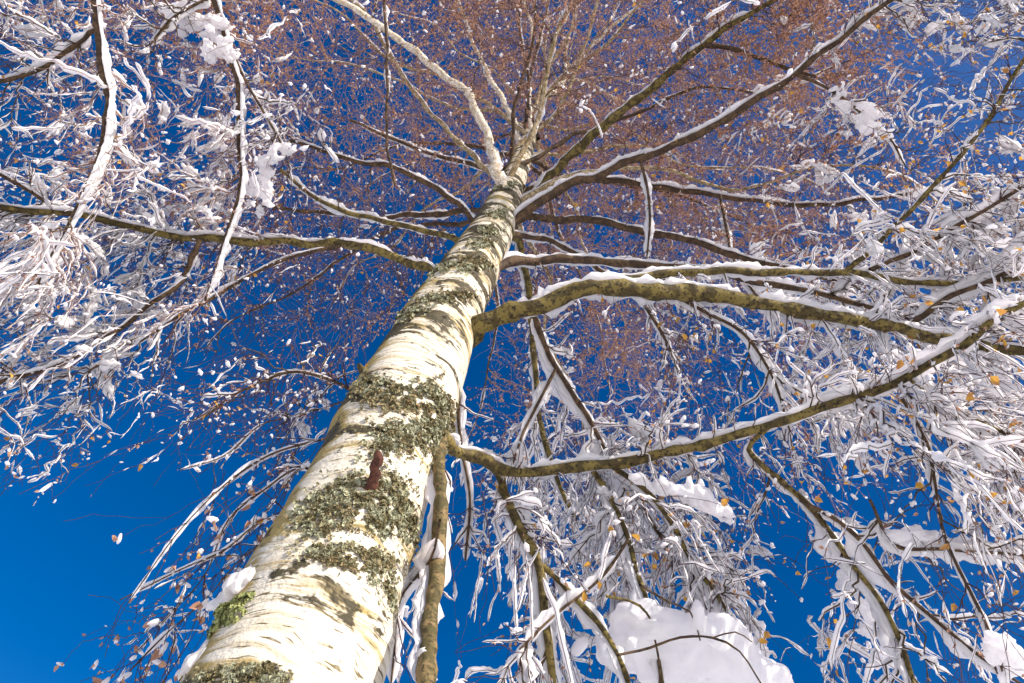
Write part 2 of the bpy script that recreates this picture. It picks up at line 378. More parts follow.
L([(340,246),(300,255),(260,270),(215,298),(185,312),(150,335),(90,370)], [5.3,5.1,4.8,4.5], [4,3.5,3,2.5], M_limb2, .9, WC)
L([(470,255),(455,240),(430,232),(390,222),(346,211),(316,197),(280,170)], [th(250),5.9,6.0,5.8], [7,6,5,4,3], M_limb, .9)
L([(484,232),(476,222),(449,197),(402,172),(366,163),(329,153),(290,140)], [th(230),6.4,6.5,6.3], [6,6,5,4,3], M_limb2, 1.0, WC)
L([(508,208),(483,210),(440,213),(383,217),(330,213),(289,210),(240,200)], [th(212),6.9,6.9,6.6], [7,6,5,4,3], M_limb2, .5)
L([(517,180),(500,172),(456,160),(420,150),(389,137),(350,120)], [th(180),8.0,8.0,7.7], [4,4,3,2.5], M_limb2, .6)
L([(372,22),(377,-5),(380,-25),(384,-25),(384,0),(387,60),(387,138),(395,185)], [7.88,7.85,7.7,7.5,7.0,6.3,5.8], [2,2,2.5,3,3,2], M_limb2, .3)
# two long limbs that leave the trunk high up and hang back into the left of the view
L([(325,-8),(290,-40),(240,-75),(190,-95),(140,-85),(92,-35),(95,0),(101,60),(108,110),(101,150),(86,188),(60,240),(35,290)], [7.85,7.6,7.3,6.9,6.3,5.8,5.6,5.3,5.0,4.8,4.6,4.4,4.2], [4,5,5,6,6,7,7,7,6,5,4,3,3], M_limb2, 1.6, WR)
L([(98,25),(70,50),(40,70),(0,82),(-40,90)], [5.5,5.4,5.2], [5,4,4,3], M_limb2, 1.8, WC)
L([(318,-12),(290,-30),(262,-45),(235,-40),(212,-15),(226,40),(236,80),(239,140),(240,190),(225,240),(205,300)], [7.85,7.6,7.3,6.9,6.4,6.1,5.8,5.4,5.1,4.7], [6,6,6,6,5,5,4,4,3,2], M_limb2, 1.7, WR)
L([(226,38),(243,75),(260,105),(285,150)], [6.15,6.0,5.7], [3,2.5,2], M_limb2, .5)
L([(218,-8),(195,5),(170,20),(150,45)], [6.35,6.2,6.0], [3,2.5,2], M_limb2, 2.2)
# drooping branches beyond the right-hand limbs
L([(507,232),(518,240),(527,270),(529,300),(533,350),(540,420),(552,465),(575,520)], [th(235),6.0,5.8,5.4,5.0,4.6,4.2], [8,7,7,6,6,5,4], M_limb, .8, WA)
L([(530,304),(552,360),(580,405),(606,450),(640,500),(665,545)], [4.5,4.4,4.2,3.9], [6,5,5,4,3], M_limb2, 1.2, WA)
L([(556,368),(540,400),(524,432),(510,470)], [4.4,4.2,3.9], [3.5,3,2], M_limb2, 2.2)
L([(462,372),(458,410),(462,450),(470,500),(465,560)], [th(372),3.9,3.7,3.4], [4,3,2.5], M_limb2, 1.0)
L([(662,290),(700,310),(740,330),(770,370),(790,430)], [4.55,4.5,4.3,4.0], [4,3.5,3,2], M_limb2, 1.6)
L([(900,395),(925,440),(935,480),(948,545),(985,620),(1010,690)], [3.7,3.6,3.3,3.0], [3.5,3,3,2.5], M_limb2, 1.0)
L([(870,500),(895,545),(945,549),(1002,553),(1050,560)], [3.5,3.4,3.4], [3,3,2.5], M_limb2, 2.4, WA)
L([(641,161),(647,190),(650,225),(646,262)], [6.45,6.2,5.8], [3,2.5,1.5], M_limb2, 1.6)
L([(720,195),(727,230),(735,262),(760,300)], [7.2,6.6,6.0], [3,2.5,2], M_limb2, 2.2)
L([(360,395),(330,380),(290,372),(240,392),(200,420)], [th(390),3.9,3.9,3.7], [4,3,2.5,2], M_limb2, .6)
L([(352,430),(320,440),(270,455),(230,480),(180,530),(130,600)], [th(430),3.6,3.5,3.2,2.9], [3,2.2,1.6,1.2,1], M_limb2, .2)
L([(335,480),(300,468),(268,487),(228,520),(205,575),(160,625)], [th(480),3.4,3.2,3.0], [2.6,1.8,1.4,1.1], M_limb2, .2)
L([(300,520),(285,515),(255,525),(225,550),(180,570),(120,600)], [th(515),3.2,3.1,2.9], [2.6,1.8,1.4,1.1], M_limb2, .2)
L([(285,545),(262,545),(235,565),(205,600),(165,635),(130,670)], [th(545),3.1,2.95,2.75], [2.4,1.7,1.3,1.0], M_limb2, .2)
L([(372,395),(350,400),(300,415),(260,425),(225,455),(180,470)], [th(395),3.9,3.85,3.6], [2.6,1.8,1.4,1.1], M_limb2, .3)
L([(440,520),(430,560),(400,600),(395,650),(390,700)], [2.9,2.9,2.7], [3,2.5,2], M_limb2, 1.5)

# upper crown limbs, spiralling up the stem
def Rc(h): return float(np.interp(h, [2.4, 3.2, 5, 8, 11, 13, 15], [3.0, 3.9, 4.2, 4.0, 3.0, 1.9, .5]))
def axis(h):
    return np.array([np.interp(h, TR[:, 2], TR[:, k]) for k in range(3)])
hs_ = 6.4
k = 0
while hs_ < 13.2:
    az = k * 2.39996 + rng.uniform(-.3, .3); Ln = Rc(hs_ + .6) * rng.uniform(.65, 1.0)
    p0 = axis(hs_); rt = float(np.interp(hs_, TR[:, 2], TR[:, 3])); d = np.array([math.cos(az), math.sin(az), 0]); lat = np.array([-d[1], d[0], 0])
    r0 = min(rt * .4, .004 + .006 * Ln); cc = []
    for u in (0, .15, .35, .55, .75, .9, 1.0):
        cc.append([*(p0 + d * Ln * u + lat * Ln * rng.uniform(-.04, .04) + np.array([0, 0, Ln * (1.0 * u - .85 * u * u)])), r0 * (1 - .8 * u)])
    ex, ey, _ = proj(cc[-1][:3])
    if not (-100 < ex < 150 and ey > 430): LIMBS.append((cc, M_pale if rng.random() < .7 else M_limb2, .15, WC))
    hs_ += rng.uniform(.13, .24); k += 1

# each limb: geometry, nodes for side growth
NP, NT, NR, NL = [], [], [], []          # node position, tangent, radius, limb
side_mb = {}; twig_mb = {}; snow_mb = {}; leafo_mb = {}; leafb_mb = {}
limb_objs = []
trunk_pt = TR[:, :3]
def nv(p, f, seed=0.): return noise.noise(Vector((p[0] * f + seed, p[1] * f, p[2] * f)))
def snow_on(mb, pts, rad, size, amount, s=7, off=0., fr=2.2, wind=WIND):
    """lay snow where a drifting pattern allows it, in runs with tapered ends"""
    m = len(pts)
    if m < 3: return
    amt = np.array([nv(p, fr, off) * .9 + nv(p, fr * 4, off + 9) * .7 for p in pts]) + amount
    on = amt > 0
    i = 0
    while i < m:
        if on[i]:
            j = i
            while j + 1 < m and on[j + 1]: j += 1
            if j - i >= 2:
                sl = slice(i, j + 1); q = pts[sl]; e = np.minimum(np.arange(j - i + 1), np.arange(j - i + 1)[::-1]) / 2.0
                e = np.sqrt(np.clip(e + .06, .06, 1)); k = np.clip(amt[sl] * 1.3 + .45, .35, 1.4)
                lump = 1 + .55 * np.array([nv(p, 17, off) for p in q]) + .35 * np.array([nv(p, 45, off) for p in q])
                hw = (np.asarray(rad)[sl] * .8 + size * 1.15 * k * lump) * e; hh = size * .58 * k * lump * e
                snow_strip(mb, q, np.asarray(rad)[sl], hw, hh, s, WIND=wind)
            i = j + 1
        else: i += 1
for li, (rows_, mat, sn, lw) in enumerate(LIMBS):
    q = smooth(rows_, .035); pts = q[:, :3].copy(); r = np.maximum(q[:, 3], .0015)
    for i in range(3, len(pts)):
        dd = np.array([nv(pts[i], 5, li * 7.), nv(pts[i], 5, li * 7. + 50), nv(pts[i], 5, li * 7. + 90)]); pts[i] += dd * r[i] * 1.1
    knob = np.array([1 + .26 * nv(p, 16, li) + .20 * nv(p, 60, li) for p in pts]); r = r * knob
    # broad collar where a limb leaves the trunk
    dt = np.linalg.norm(trunk_pt - pts[0], axis=1)
    if dt.min() < .12: k8 = min(8, len(r)); r[:k8] *= (1 + .6 * np.exp(-np.arange(k8) / 2.6))
    lm = LB(); tube(lm, pts, r, 10 if r.mean() > .008 else 7, .07)
    ob = lm.build('branch', mat, root); limb_objs.append(ob)
    side_mb[li] = LB(); twig_mb[li] = LB(); snow_mb[li] = LB(); leafo_mb[li] = LB(); leafb_mb[li] = LB()
    lm_len = float(np.linalg.norm(np.diff(pts, axis=0), axis=1).sum())
    if sn > .12:
        fine = smooth(np.c_[pts[::2], r[::2]], .022)
        for p, rr_ in zip(fine[4:, :3], fine[4:, 3]):
            if rng.random() < .40 * min(1, sn) and nv(p, 3, li) > -.15:
                z = rng.uniform(.35, 1.0) * (.006 + .45 * rr_ * rng.random()) + .003; A_ = np.linalg.qr(rng.normal(0, 1, (3, 3)))[0]
                blob(snow_mb[li], p + lw * (rr_ * .9 + z * .3) + rng.normal(0, rr_ * .25, 3), A_, np.array([1.4, 1.0, .8]) * z, ICO2, .4, 1.6)
        if (sn >= 1.2 or (sn >= .7 and lm_len < 2.2 and mat is M_limb2)) and lw is WA:
            a_n = np.array([nv(p, 3.2, li + 5.) + .6 * nv(p, 11, li) for p in fine[:, :3]]) + .55; ed_ = np.minimum(1, np.minimum(np.arange(len(fine)), np.arange(len(fine))[::-1]) / 6.0)
            wv_ = np.clip(a_n, .12, 1.4) * .036 * (ed_ + .05); kk = slice(3, len(fine))
            T3 = frames(fine[:, :3])[0];
            shift = np.array([-.5, -.1, -.2]); shift = shift[None] - T3 * (T3 @ shift)[:, None]; shift /= np.linalg.norm(shift, axis=1)[:, None]
            back = fine[:, :3] + shift * (wv_ * .75)[:, None] + np.array([-.1, .35, .8]) * (fine[:, 3:4] + .012)
            snow_strip(snow_mb[li], back[kk], fine[kk, 3] * 0, wv_[kk] * 1.1, wv_[kk] * .42 + .003, 9, .22, WIND=np.array([-.1, .45, .85]))
        for lay in range(2):
            size = (.010 + min(.010, .30 * float(r.mean()))) * (.7 + .45 * sn) * (1.0 if lay == 0 else .62)
            snow_on(snow_mb[li], fine[3:, :3], fine[3:, 3], size, -.12 + .42 * min(sn, 1.6), 8, li * 13.7 + lay * 31, 2.0, lw)
    t3, _, _ = frames(pts); m = len(pts)
    for i in range(max(2, int(m * .12)), m):
        if i % 2 == 0: NP.append(pts[i]); NT.append(t3[i]); NR.append(r[i]); NL.append(li)
print('limbs', len(LIMBS), 'nodes', len(NP))

UP = np.array([0, 0, 1.0])
LX, LY, LW, LD = [], [], [], []
GX, GY, GH = [], [], []
for rows_, mat, sn, lw in LIMBS:
    q = smooth(rows_, .05); x, y, z = projN(q[:, :3]); GX += list(x[z > .5]); GY += list(y[z > .5]); GH += list(q[z > .5, 2]); k = (z > .5) & (x > -20) & (x < 1044) & (y > -20) & (y < 700) & (q[:, 3] * F / np.maximum(z, .1) > 2.2)
    LX += list(x[k]); LY += list(y[k]); LW += list((q[:, 3] * F / np.maximum(z, .1))[k]); LD += list(z[k])
LX, LY, LW, LD = map(np.array, (LX, LY, LW, LD)); GX, GY, GH = map(np.array, (GX, GY, GH))
def hides(pts, pad=2.5):
    x, y, z = projN(pts[2:])
    if not len(x): return False
    d = np.hypot(LX[None] - x[:, None], LY[None] - y[:, None])
    return bool(((d < LW[None] + pad) & (z[:, None] < LD[None] - .05)).sum() > 0)
SDN = np.array(sd); TA, TB_ = axis(1.2), axis(5.0)
def shades(p):
    # distance between the sun line through p and the lower trunk axis
    u = TB_ - TA; w0 = p - TA; n3 = np.cross(SDN, u); dist = abs(w0.dot(n3)) / np.linalg.norm(n3)
    if dist > .24: return False
    k = np.linalg.norm(w0) * 0
    A = np.array([SDN, -u, n3]).T; s_, t_v, _ = np.linalg.solve(A, -(w0)); return s_ < 0 and -.1 < t_v < 1.05
def hnear(x, y):
    d = np.hypot(GX - x, GY - y) + rng.uniform(0, 70) * rng.random(len(GX)) ; i = int(d.argmin())
    return GH[i] + rng.normal(.10, .24) if d[i] < 170 else rng.normal(4.2, .9)
def sample(nmax, hp, power=1.4, hlo=2.7, hhi=14.0):
    out = []
    while len(out) < nmax:
        k = 4000
        px = rng.uniform(-90, 1110, k); py = rng.uniform(-80, 760, k)
        dn = grid(DEN, px, py) ** power; keep = rng.random(k) < dn
        for x, y in zip(px[keep], py[keep]):
            if on_trunk(x, y, 2): continue
            h = rng.uniform(hlo, hhi) if rng.random() < hp else hnear(x, y)
            p = P(x, y, h)
            if 560 < x < 820 and y > 545 and h < 3.30: continue
            if h < 2.6 or np.linalg.norm(p - EYE) < (2.5 if y < 450 else 1.9) or (shades(p) and rng.random() < .9): continue
            a = axis(h)
            if np.hypot(p[0] - a[0], p[1] - a[1]) > Rc(h): continue
            if p[2] > 6.2 and nv(p, .85, 40.) < rng.uniform(-.5, 0): continue
            out.append(p)
            if len(out) >= nmax: break
    return np.array(out)

def grow(att, dmin, dmax, kind, batches):
    """join every target to the best node of the tree with a drooping curve"""
    global NP, NT, NR, NL
    paths = []
    todo = list(range(len(att)))
    for bi in range(batches):
        kd = kdtree.KDTree(len(NP))
        for i, p in enumerate(NP): kd.insert(p, i)
        kd.balance(); rest = []; new = []
        lim = dmin + (dmax - dmin) * (bi + 1) / batches
        for ai in todo:
            a = att[ai]; best = None; bc = 1e9
            for co, idx, dist in kd.find_n(a, 10):
                if dist < dmin * .5: best = None; break
                d = (a - NP[idx]) / dist; c = dist * (1.9 - .7 * d.dot(NT[idx]) + (.95 * d[2] if a[2] < 6 else .3 * max(0, d[2])))
                if c < bc: bc = c; best = (idx, dist, d)
            if best is None: continue
            idx, dist, d = best
            if dist > lim:
                rest.append(ai); continue
            new.append((ai, idx, dist, d))
        for ai, idx, dist, d in new:
            p0 = np.array(NP[idx]); a = att[ai]; T = NT[idx]
            droop = .22 if kind == 'side' else .30
            p1 = p0 + (T * .55 + d * .45 + UP * .10) * dist * .4
            p2 = a - (d * .5 - UP * droop * 1.3) * dist * .4
            m = max(4, min(16, int(dist / (.035 if kind == 'side' else .045)) + 2))
            u = np.linspace(0, 1, m)[:, None]
            pts = (1 - u) ** 3 * p0 + 3 * (1 - u) ** 2 * u * p1 + 3 * (1 - u) * u * u * p2 + u ** 3 * a
            wig = rng.normal(0, .012 * dist + .0025, pts.shape); wig[0] = 0; pts = pts + wig
            far = 1.0
            r0 = min(NR[idx] * .7, (.0028 + .0042 * dist) if kind == 'side' else (.0024 + .003 * dist))
            rr = np.linspace(r0, max(.0010, r0 * .4), m)
            li = NL[idx]; paths.append((pts, rr, li))
            t3, _, _ = frames(pts)
            for i in range(1, m):
                NP.append(pts[i]); NT.append(t3[i]); NR.append(rr[i]); NL.append(li)
        todo = rest
        if not todo: break
    print(kind, len(paths), 'unused', len(todo))
    return paths

side = grow(sample(1300, .12, 1.6), .22, 1.25, 'side', 6) + grow(sample(900, 1.0, 1.0, 6.5), .2, 1.1, 'side', 4)
twigs = grow(sample(7600, .12, 1.9), .08, .60, 'twig', 3) + grow(sample(10500, 1.0, .8, 6.0), .07, .55, 'twig', 3)
def before_mound(p):
    x, y, z = proj(p[-1]); return 600 < x < 790 and y > 605 and p[-1][2] < 3.2
side = [q for q in side if not hides(q[0]) and not before_mound(q[0])]; twigs = [q for q in twigs if not hides(q[0]) and not before_mound(q[0])]
# thin hanging twiglets
tl = []
nn = len(NP); NPa = np.array(NP); NTa = np.array(NT)
ax, ay, az_ = projN(NPa)
dens = grid(DEN, ax, ay)
vis = (ax > -60) & (ax < 1084) & (ay > -60) & (ay < 743)
wgt = np.where(vis, dens ** 1.3, 0) * np.array([1.0 if NR[i] < .006 else .15 for i in range(nn)])
pick = rng.choice(nn, 38000, p=wgt / wgt.sum())
for i in pick:
    Ln = rng.uniform(.05, .30) * (1.0 if NPa[i, 2] < 7 else 1.25)
    rd = rng.normal(0, 1, 3); rd /= np.linalg.norm(rd)
    d = NTa[i] * .75 + rd * .55 - UP * (.85 if NPa[i, 2] < 6.5 else .15); d /= np.linalg.norm(d)
    m = 4 if Ln < .15 else 6; u = np.linspace(0, 1, m)[:, None]
    pts = NPa[i] + d * Ln * u - UP * (.22 * Ln) * u * u + rng.normal(0, .004, (m, 3)) * (u > 0)
    ex, ey, ez = proj(pts[-1])
    if on_trunk(ex, ey, 0): continue
    if rng.random() > (grid(DEN, ex, ey) ** 1.4 * 1.2 + .02): continue
    if 600 < ex < 800 and ey > 600 and pts[-1][2] < 3.2 and rng.random() < .85: continue
    if hides(pts, 1.5) or (shades(pts[-1]) and rng.random() < .8): continue
    tl.append((pts, np.linspace(min(NR[i] * .8, .0020), .0011, m), NL[i]))
print('twiglets', len(tl))

def leaf(mb, p, size):
    d = rng.normal(0, 1, 3); d[2] -= .8; d /= np.linalg.norm(d); s = np.cross(d, rng.normal(0, 1, 3)); s /= np.linalg.norm(s); n3 = np.cross(d, s)
    c = size * .18
    v = np.array([p, p + d * size * .35 + s * size * .36 + n3 * c, p + d * size * .75 + s * size * .24 + n3 * c * .5, p + d * size * 1.1 - n3 * c * .4, p + d * size * .75 - s * size * .24 + n3 * c * .5, p + d * size * .35 - s * size * .36 + n3 * c, p + d * size * .5 - n3 * c * .2])
    mb.add(v, t=[[0, 1, 6], [1, 2, 6], [2, 3, 6], [3, 4, 6], [4, 5, 6], [5, 0, 6]])

def inview(p):
    x, y, z = proj(p[len(p) // 2]); return 0 < x < W and 0 < y < H
order = sorted([i for i in range(len(side)) if inview(side[i][0])], key=lambda i: -len(side[i][0]) * side[i][1][0] / max(1, proj(side[i][0][3])[2]))
BIG = set(order[:100])
for i in order[:100]:
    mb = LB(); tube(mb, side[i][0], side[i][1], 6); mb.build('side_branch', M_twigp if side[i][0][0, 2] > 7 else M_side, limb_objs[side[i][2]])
side_ids = {id(side[i][0]) for i in BIG}
for kind, paths in (('side', side), ('twig', twigs), ('let', tl)):
    for pts, rr, li in paths:
        hi = pts[0, 2] > 6.6
        boost = 1.0 + max(0, np.linalg.norm(pts[0] - EYE) - 3) * .16
        if id(pts) not in side_ids: tube((side_mb if kind == 'side' else twig_mb)[li], pts, rr * boost, 5 if kind == 'side' else 3)
        ex, ey, ez = proj(pts[len(pts) // 2])
        sv = float(grid(SNO, ex, ey))
        if not (-80 < ex < 1100 and -80 < ey < 760): continue
        low = np.clip((8.5 - pts[0, 2]) / 3, .12, 1)
        if kind == 'side':
            f = smooth(np.c_[pts, rr], .011 if ez < 3.6 else .018); sz = (.0045 + .0065 * sv) * (.4 + .6 * low) * rng.uniform(.5, 1.35)
            snow_on(snow_mb[li], f[:, :3], f[:, 3], sz, -.40 + .95 * sv * low, 7, li * 3.1, 2.6)
        elif kind == 'twig':
            f = smooth(np.c_[pts, rr], .011 if ez < 3.6 else .018); sz = (.0028 + .0050 * sv) * (.5 + .5 * low) * rng.uniform(.45, 1.5)
            snow_on(snow_mb[li], f[:, :3], f[:, 3], sz, -.48 + .85 * sv * low, 6, li * 3.1, 3.2)
        elif rng.random() < sv * .6 * low + .04:
            f = smooth(np.c_[pts, rr], .017); sz = (.0018 + .0028 * sv) * rng.uniform(.5, 1.3)
            snow_on(snow_mb[li], f[:, :3], f[:, 3], sz, -.25 + .6 * sv * low, 5, li * 3.1, 4.0)
        # what is left of the autumn: small dry leaves and catkins high up, a few big leaves low down
        if kind != 'side':
            nb = rng.poisson((max(.15, 3.6 + 17 * nv(pts[0], .9, 5.)) if hi else .5) * (1.0 if kind == 'let' else 1.6))
            for _ in range(nb):
                q = pts[rng.integers(1, len(pts))] + rng.normal(0, .005, 3)
                leaf(leafb_mb[li], q, rng.uniform(.009, .022) * (1.1 if hi else .8))
            if ex < 300 and ey > 440 and rng.random() < .22:
                z = rng.uniform(.010, .018); A_ = np.linalg.qr(rng.normal(0, 1, (3, 3)))[0]
                leaf(leafb_mb[li], pts[-1], z * 2.2); v, f = ICO2
                snow_mb[li].add(pts[-1] + UP * z * .3 + (v * (1 + .25 * np.sin(v[:, [1]] * 4 + ex)) * np.array([1.1, .6, .45]) * z) @ A_, t=f)
            if not hi and rng.random() < (.095 if ex > 600 else .02):
                leaf(leafo_mb[li], pts[-1], rng.uniform(.018, .040))
# small lumps of snow caught on twigs, leaves and buds
ICO1 = ico(1)
for pts, rr, li in twigs + tl:
    ex, ey, ez = proj(pts[-1])
    if not (-10 < ex < 1034 and -10 < ey < 693): continue
    sv = float(grid(SNO, ex, ey)); lo = pts[0, 2] < 6.6
    for _ in range(rng.poisson((.2 + 1.1 * sv) if lo else .16)):
        p = pts[rng.integers(1, len(pts))]; z = rng.uniform(.3, 1.0) ** 2 * (.013 if lo else .015)
        A_ = np.linalg.qr(rng.normal(0, 1, (3, 3)))[0]; v, f = ICO1
        snow_mb[li].add(p + UP * z * .6 + (v * rng.uniform(.55, 1.35, (12, 1)) * np.array([1.5, .8, .7]) * z) @ A_, t=f)
# broad pads of snow over the forks
cnt = 0
for pts, rr, li in side + twigs[::2]:
    i = len(pts) // 2; ex, ey, ez = proj(pts[i]); 
    if not (-60 < ex < 1084 and -60 < ey < 743) or pts[i, 2] > 7.3 or ez < 2.7: continue
    sv = float(grid(SNO, ex, ey)); f = nv(pts[i], 1.5, 77.) + .25
    if rng.random() < (sv ** 1.6) * max(0, f) * .95:
        T = pts[i + 1] - pts[i - 1]; T /= np.linalg.norm(T); up = WIND - T * WIND.dot(T)
        if np.linalg.norm(up) < .15: continue
        up /= np.linalg.norm(up); sd_ = np.cross(T, up); k = rng.uniform(.55, 1.2) * (.5 + .5 * sv) * min(1, ez / 3.6)
        blob(snow_mb[li], pts[i] + up * (.016 * k + .001), np.array([T, sd_, up]), np.array([.062 * k * rng.uniform(.6, 1.6), .026 * k * rng.uniform(.6, 1.3), .017 * k]), ICO3 if ez < 4.5 else ICO2, .62, 2.3); cnt += 1
print('pads', cnt)
for li, ob in enumerate(limb_objs):
    hi = LIMBS[li][0][0][2] > 7.0
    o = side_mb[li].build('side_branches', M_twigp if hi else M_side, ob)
    if o: o['kind'] = 'stuff'
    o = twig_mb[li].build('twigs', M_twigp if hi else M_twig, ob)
    if o: o['kind'] = 'stuff'
    o = snow_mb[li].build('snow_cover', M_snow, ob)
    if o: o['kind'] = 'stuff'
    o = leafo_mb[li].build('autumn_leaves', M_leafo, ob, False)
    if o: o['kind'] = 'stuff'
    o = leafb_mb[li].build('dry_leaves', M_leafb, ob, False)
    if o: o['kind'] = 'stuff'

# ------------------------------------------------------------------ lichen, moss, stubs on the trunk
def hit(px, py):
    d = ray(px, py); loc, nrm, idx, dist = bvh.ray_cast(Vector(EYE), Vector(d)); return loc, nrm
def lichen(name, mat, spots, count, size, lift=.004, label=None):
    mb = LB(); tries = 0
    count = int(count * 1.7)
    for _ in range(count * 3):
        cx, cy, rx, ry, ang = spots[rng.integers(len(spots))]
        u = rng.normal(0, .62, 2) * (1.5 if rng.random() < .15 else 1); ca, sa = math.cos(math.radians(ang)), math.sin(math.radians(ang))
        x = cx + u[0] * rx * ca - u[1] * ry * sa; y = cy + u[0] * rx * sa + u[1] * ry * ca
        loc, nrm = hit(x, y)
        if loc is None or noise.noise(Vector(loc) * 30) + .5 * noise.noise(Vector(loc) * 80) < rng.uniform(-.3, .12): continue
        nrm = Vector(nrm); 
        if nrm.dot(Vector(EYE) - loc) < 0: nrm = -nrm
        c = np.array(loc) + np.array(nrm) * lift * rng.uniform(.3, 1.8)
        n3 = np.array(nrm) + rng.normal(0, .55, 3); n3 /= np.linalg.norm(n3); s1 = np.cross(n3, rng.normal(0, 1, 3)); s1 /= np.linalg.norm(s1); s2 = np.cross(n3, s1)
        k = 7; sz = size * rng.choice([.35, .55, .8, 1.15]) * rng.uniform(.7, 1.2); aa = np.arange(k) * 2 * math.pi / k
        rad_ = sz * rng.uniform(.55, 1.25, k); v = c + s1 * (np.cos(aa) * rad_)[:, None] + s2 * (np.sin(aa) * rad_)[:, None] + n3 * (sz * rng.uniform(.1, .7, k))[:, None]
        mb.add(np.vstack([v, c[None]]), t=[[j, (j + 1) % k, k] for j in range(k)]); tries += 1
        if tries >= count: break
    if mb.n < 60: return None
    o = mb.build(name, mat, trunk, False)
    if label and o: o['label'] = label
    return o
lichen('lichen', M_lich, [(410,436,24,9,10),(428,430,14,12,0),(385,446,16,6,-20),(440,430,9,12,0)], 1900, .0075, label='grey green lichen tuft at the limb fork')
lichen('lichen', M_lich, [(345,505,34,12,-25),(318,512,26,14,-40),(370,492,22,14,10),(395,505,8,22,-15),(408,520,6,20,-12),(384,520,10,10,0)], 3000, .0075, label='wide grey green lichen belt below the broken stub')
lichen('lichen_brown', M_lichb, [(372,492,18,10,10),(345,505,20,10,0)], 500, .006)
lichen('lichen', M_lich, [(350,556,30,5,8),(378,568,11,14,0),(325,552,18,5,0),(390,590,4,16,-8)], 1300, .0055)
lichen('lichen_brown', M_lichb, [(340,562,16,6,8)], 260, .005)
lichen('lichen', M_lich, [(245,676,30,6,0),(220,682,20,6,0),(262,672,12,4,0)], 1100, .0055)
lichen('lichen', M_lich, [(450,470,7,26,-8),(440,500,5,20,-10),(455,440,6,14,0)], 800, .0075)
lichen('lichen', M_lich, [(372,390,14,8,40),(398,392,14,5,30),(430,394,14,5,40),(440,405,5,14,-20),(436,300,16,3,0),(470,268,12,3,-8),(408,315,16,4,-20)], 1500, .009)
lichen('lichen', M_lich, [(490,230,10,3,0),(480,245,12,4,-10),(440,270,14,4,-20),(498,214,8,4,0),(505,185,8,3,0)], 700, .012)
lichen('lichen_brown', M_lichb, [(372,398,26,8,25),(415,402,24,7,30),(450,418,6,20,-15),(455,296,16,4,0),(475,262,14,4,10)], 900, .010)
lichen('lichen_brown', M_lichb, [(360,510,40,14,-20),(405,440,30,11,10),(365,560,30,8,10)], 900, .007)
# moss cushion on the left edge, and a cap of snow above it
def rim(px, py):
    for k in range(120):
        l, n3 = hit(px + k, py)
        if l is not None: return np.array(l), np.array(n3)
mossb = LB()
for cx, cy, s in ((226, 622, .030), (234, 612, .030), (243, 604, .026), (219, 632, .024), (238, 618, .03), (250, 600, .018), (224, 614, .022)):
    l, n3 = rim(cx - 6, cy)
    c = EYE + ray(cx, cy) * np.linalg.norm(l - EYE)
    for _ in range(170):
        d = rng.normal(0, 1, 3); d /= np.linalg.norm(d); q = c + d * s * rng.uniform(.6, 1.05); sz = rng.uniform(.003, .0075)
        k = 6; s1 = np.cross(d, rng.normal(0, 1, 3)); s1 /= np.linalg.norm(s1); s2 = np.cross(d, s1); aa = np.arange(k) * 2 * math.pi / k
        v = q + (s1 * np.cos(aa)[:, None] + s2 * np.sin(aa)[:, None]) * sz + d * (sz * rng.uniform(-.2, .8, k))[:, None]
        mossb.add(np.vstack([v, q[None]]), t=[[j, (j + 1) % k, k] for j in range(k)])
o = mossb.build('moss', M_moss, trunk, False); o['label'] = 'yellow green moss cushion on the left edge of the trunk'
def stub(tr, hts, w, mat, lab):
    mb = LB(); q = smooth(tr, .012); tube(mb, q[:, :3] + rng.normal(0, .0025, (len(q), 3)), q[:, 3] * rng.uniform(.88, 1.12, len(q)), 12, .25); o = mb.build('branch_stub', mat, trunk); o['label'] = lab
l, n3 = hit(371, 487); l = np.array(l); n3 = np.array(n3)
if n3.dot(EYE - l) < 0: n3 = -n3
e = EYE + ray(377, 452) * (np.linalg.norm(l - EYE) - .03)
stub([[*(l - n3 * .03), .026], [*l, .024], [*(l * .8 + e * .2 + n3 * .012), .017], [*(l * .45 + e * .55 + n3 * .02), .0135], [*(e * .8 + l * .2 + n3 * .022), .010], [*e, .003]], 0, 0, M_stub, 'red brown broken branch stub on the trunk face')
l, n3 = rim(352, 380); d = np.linalg.norm(l - EYE)
stub([[*(EYE + ray(376, 384) * d), .032], [*(EYE + ray(369, 378) * d), .024], [*(EYE + ray(363, 370) * d), .015], [*(EYE + ray(359, 365) * d), .011]], 0, 0, M_limb, 'short dead branch stub on the left edge of the trunk')

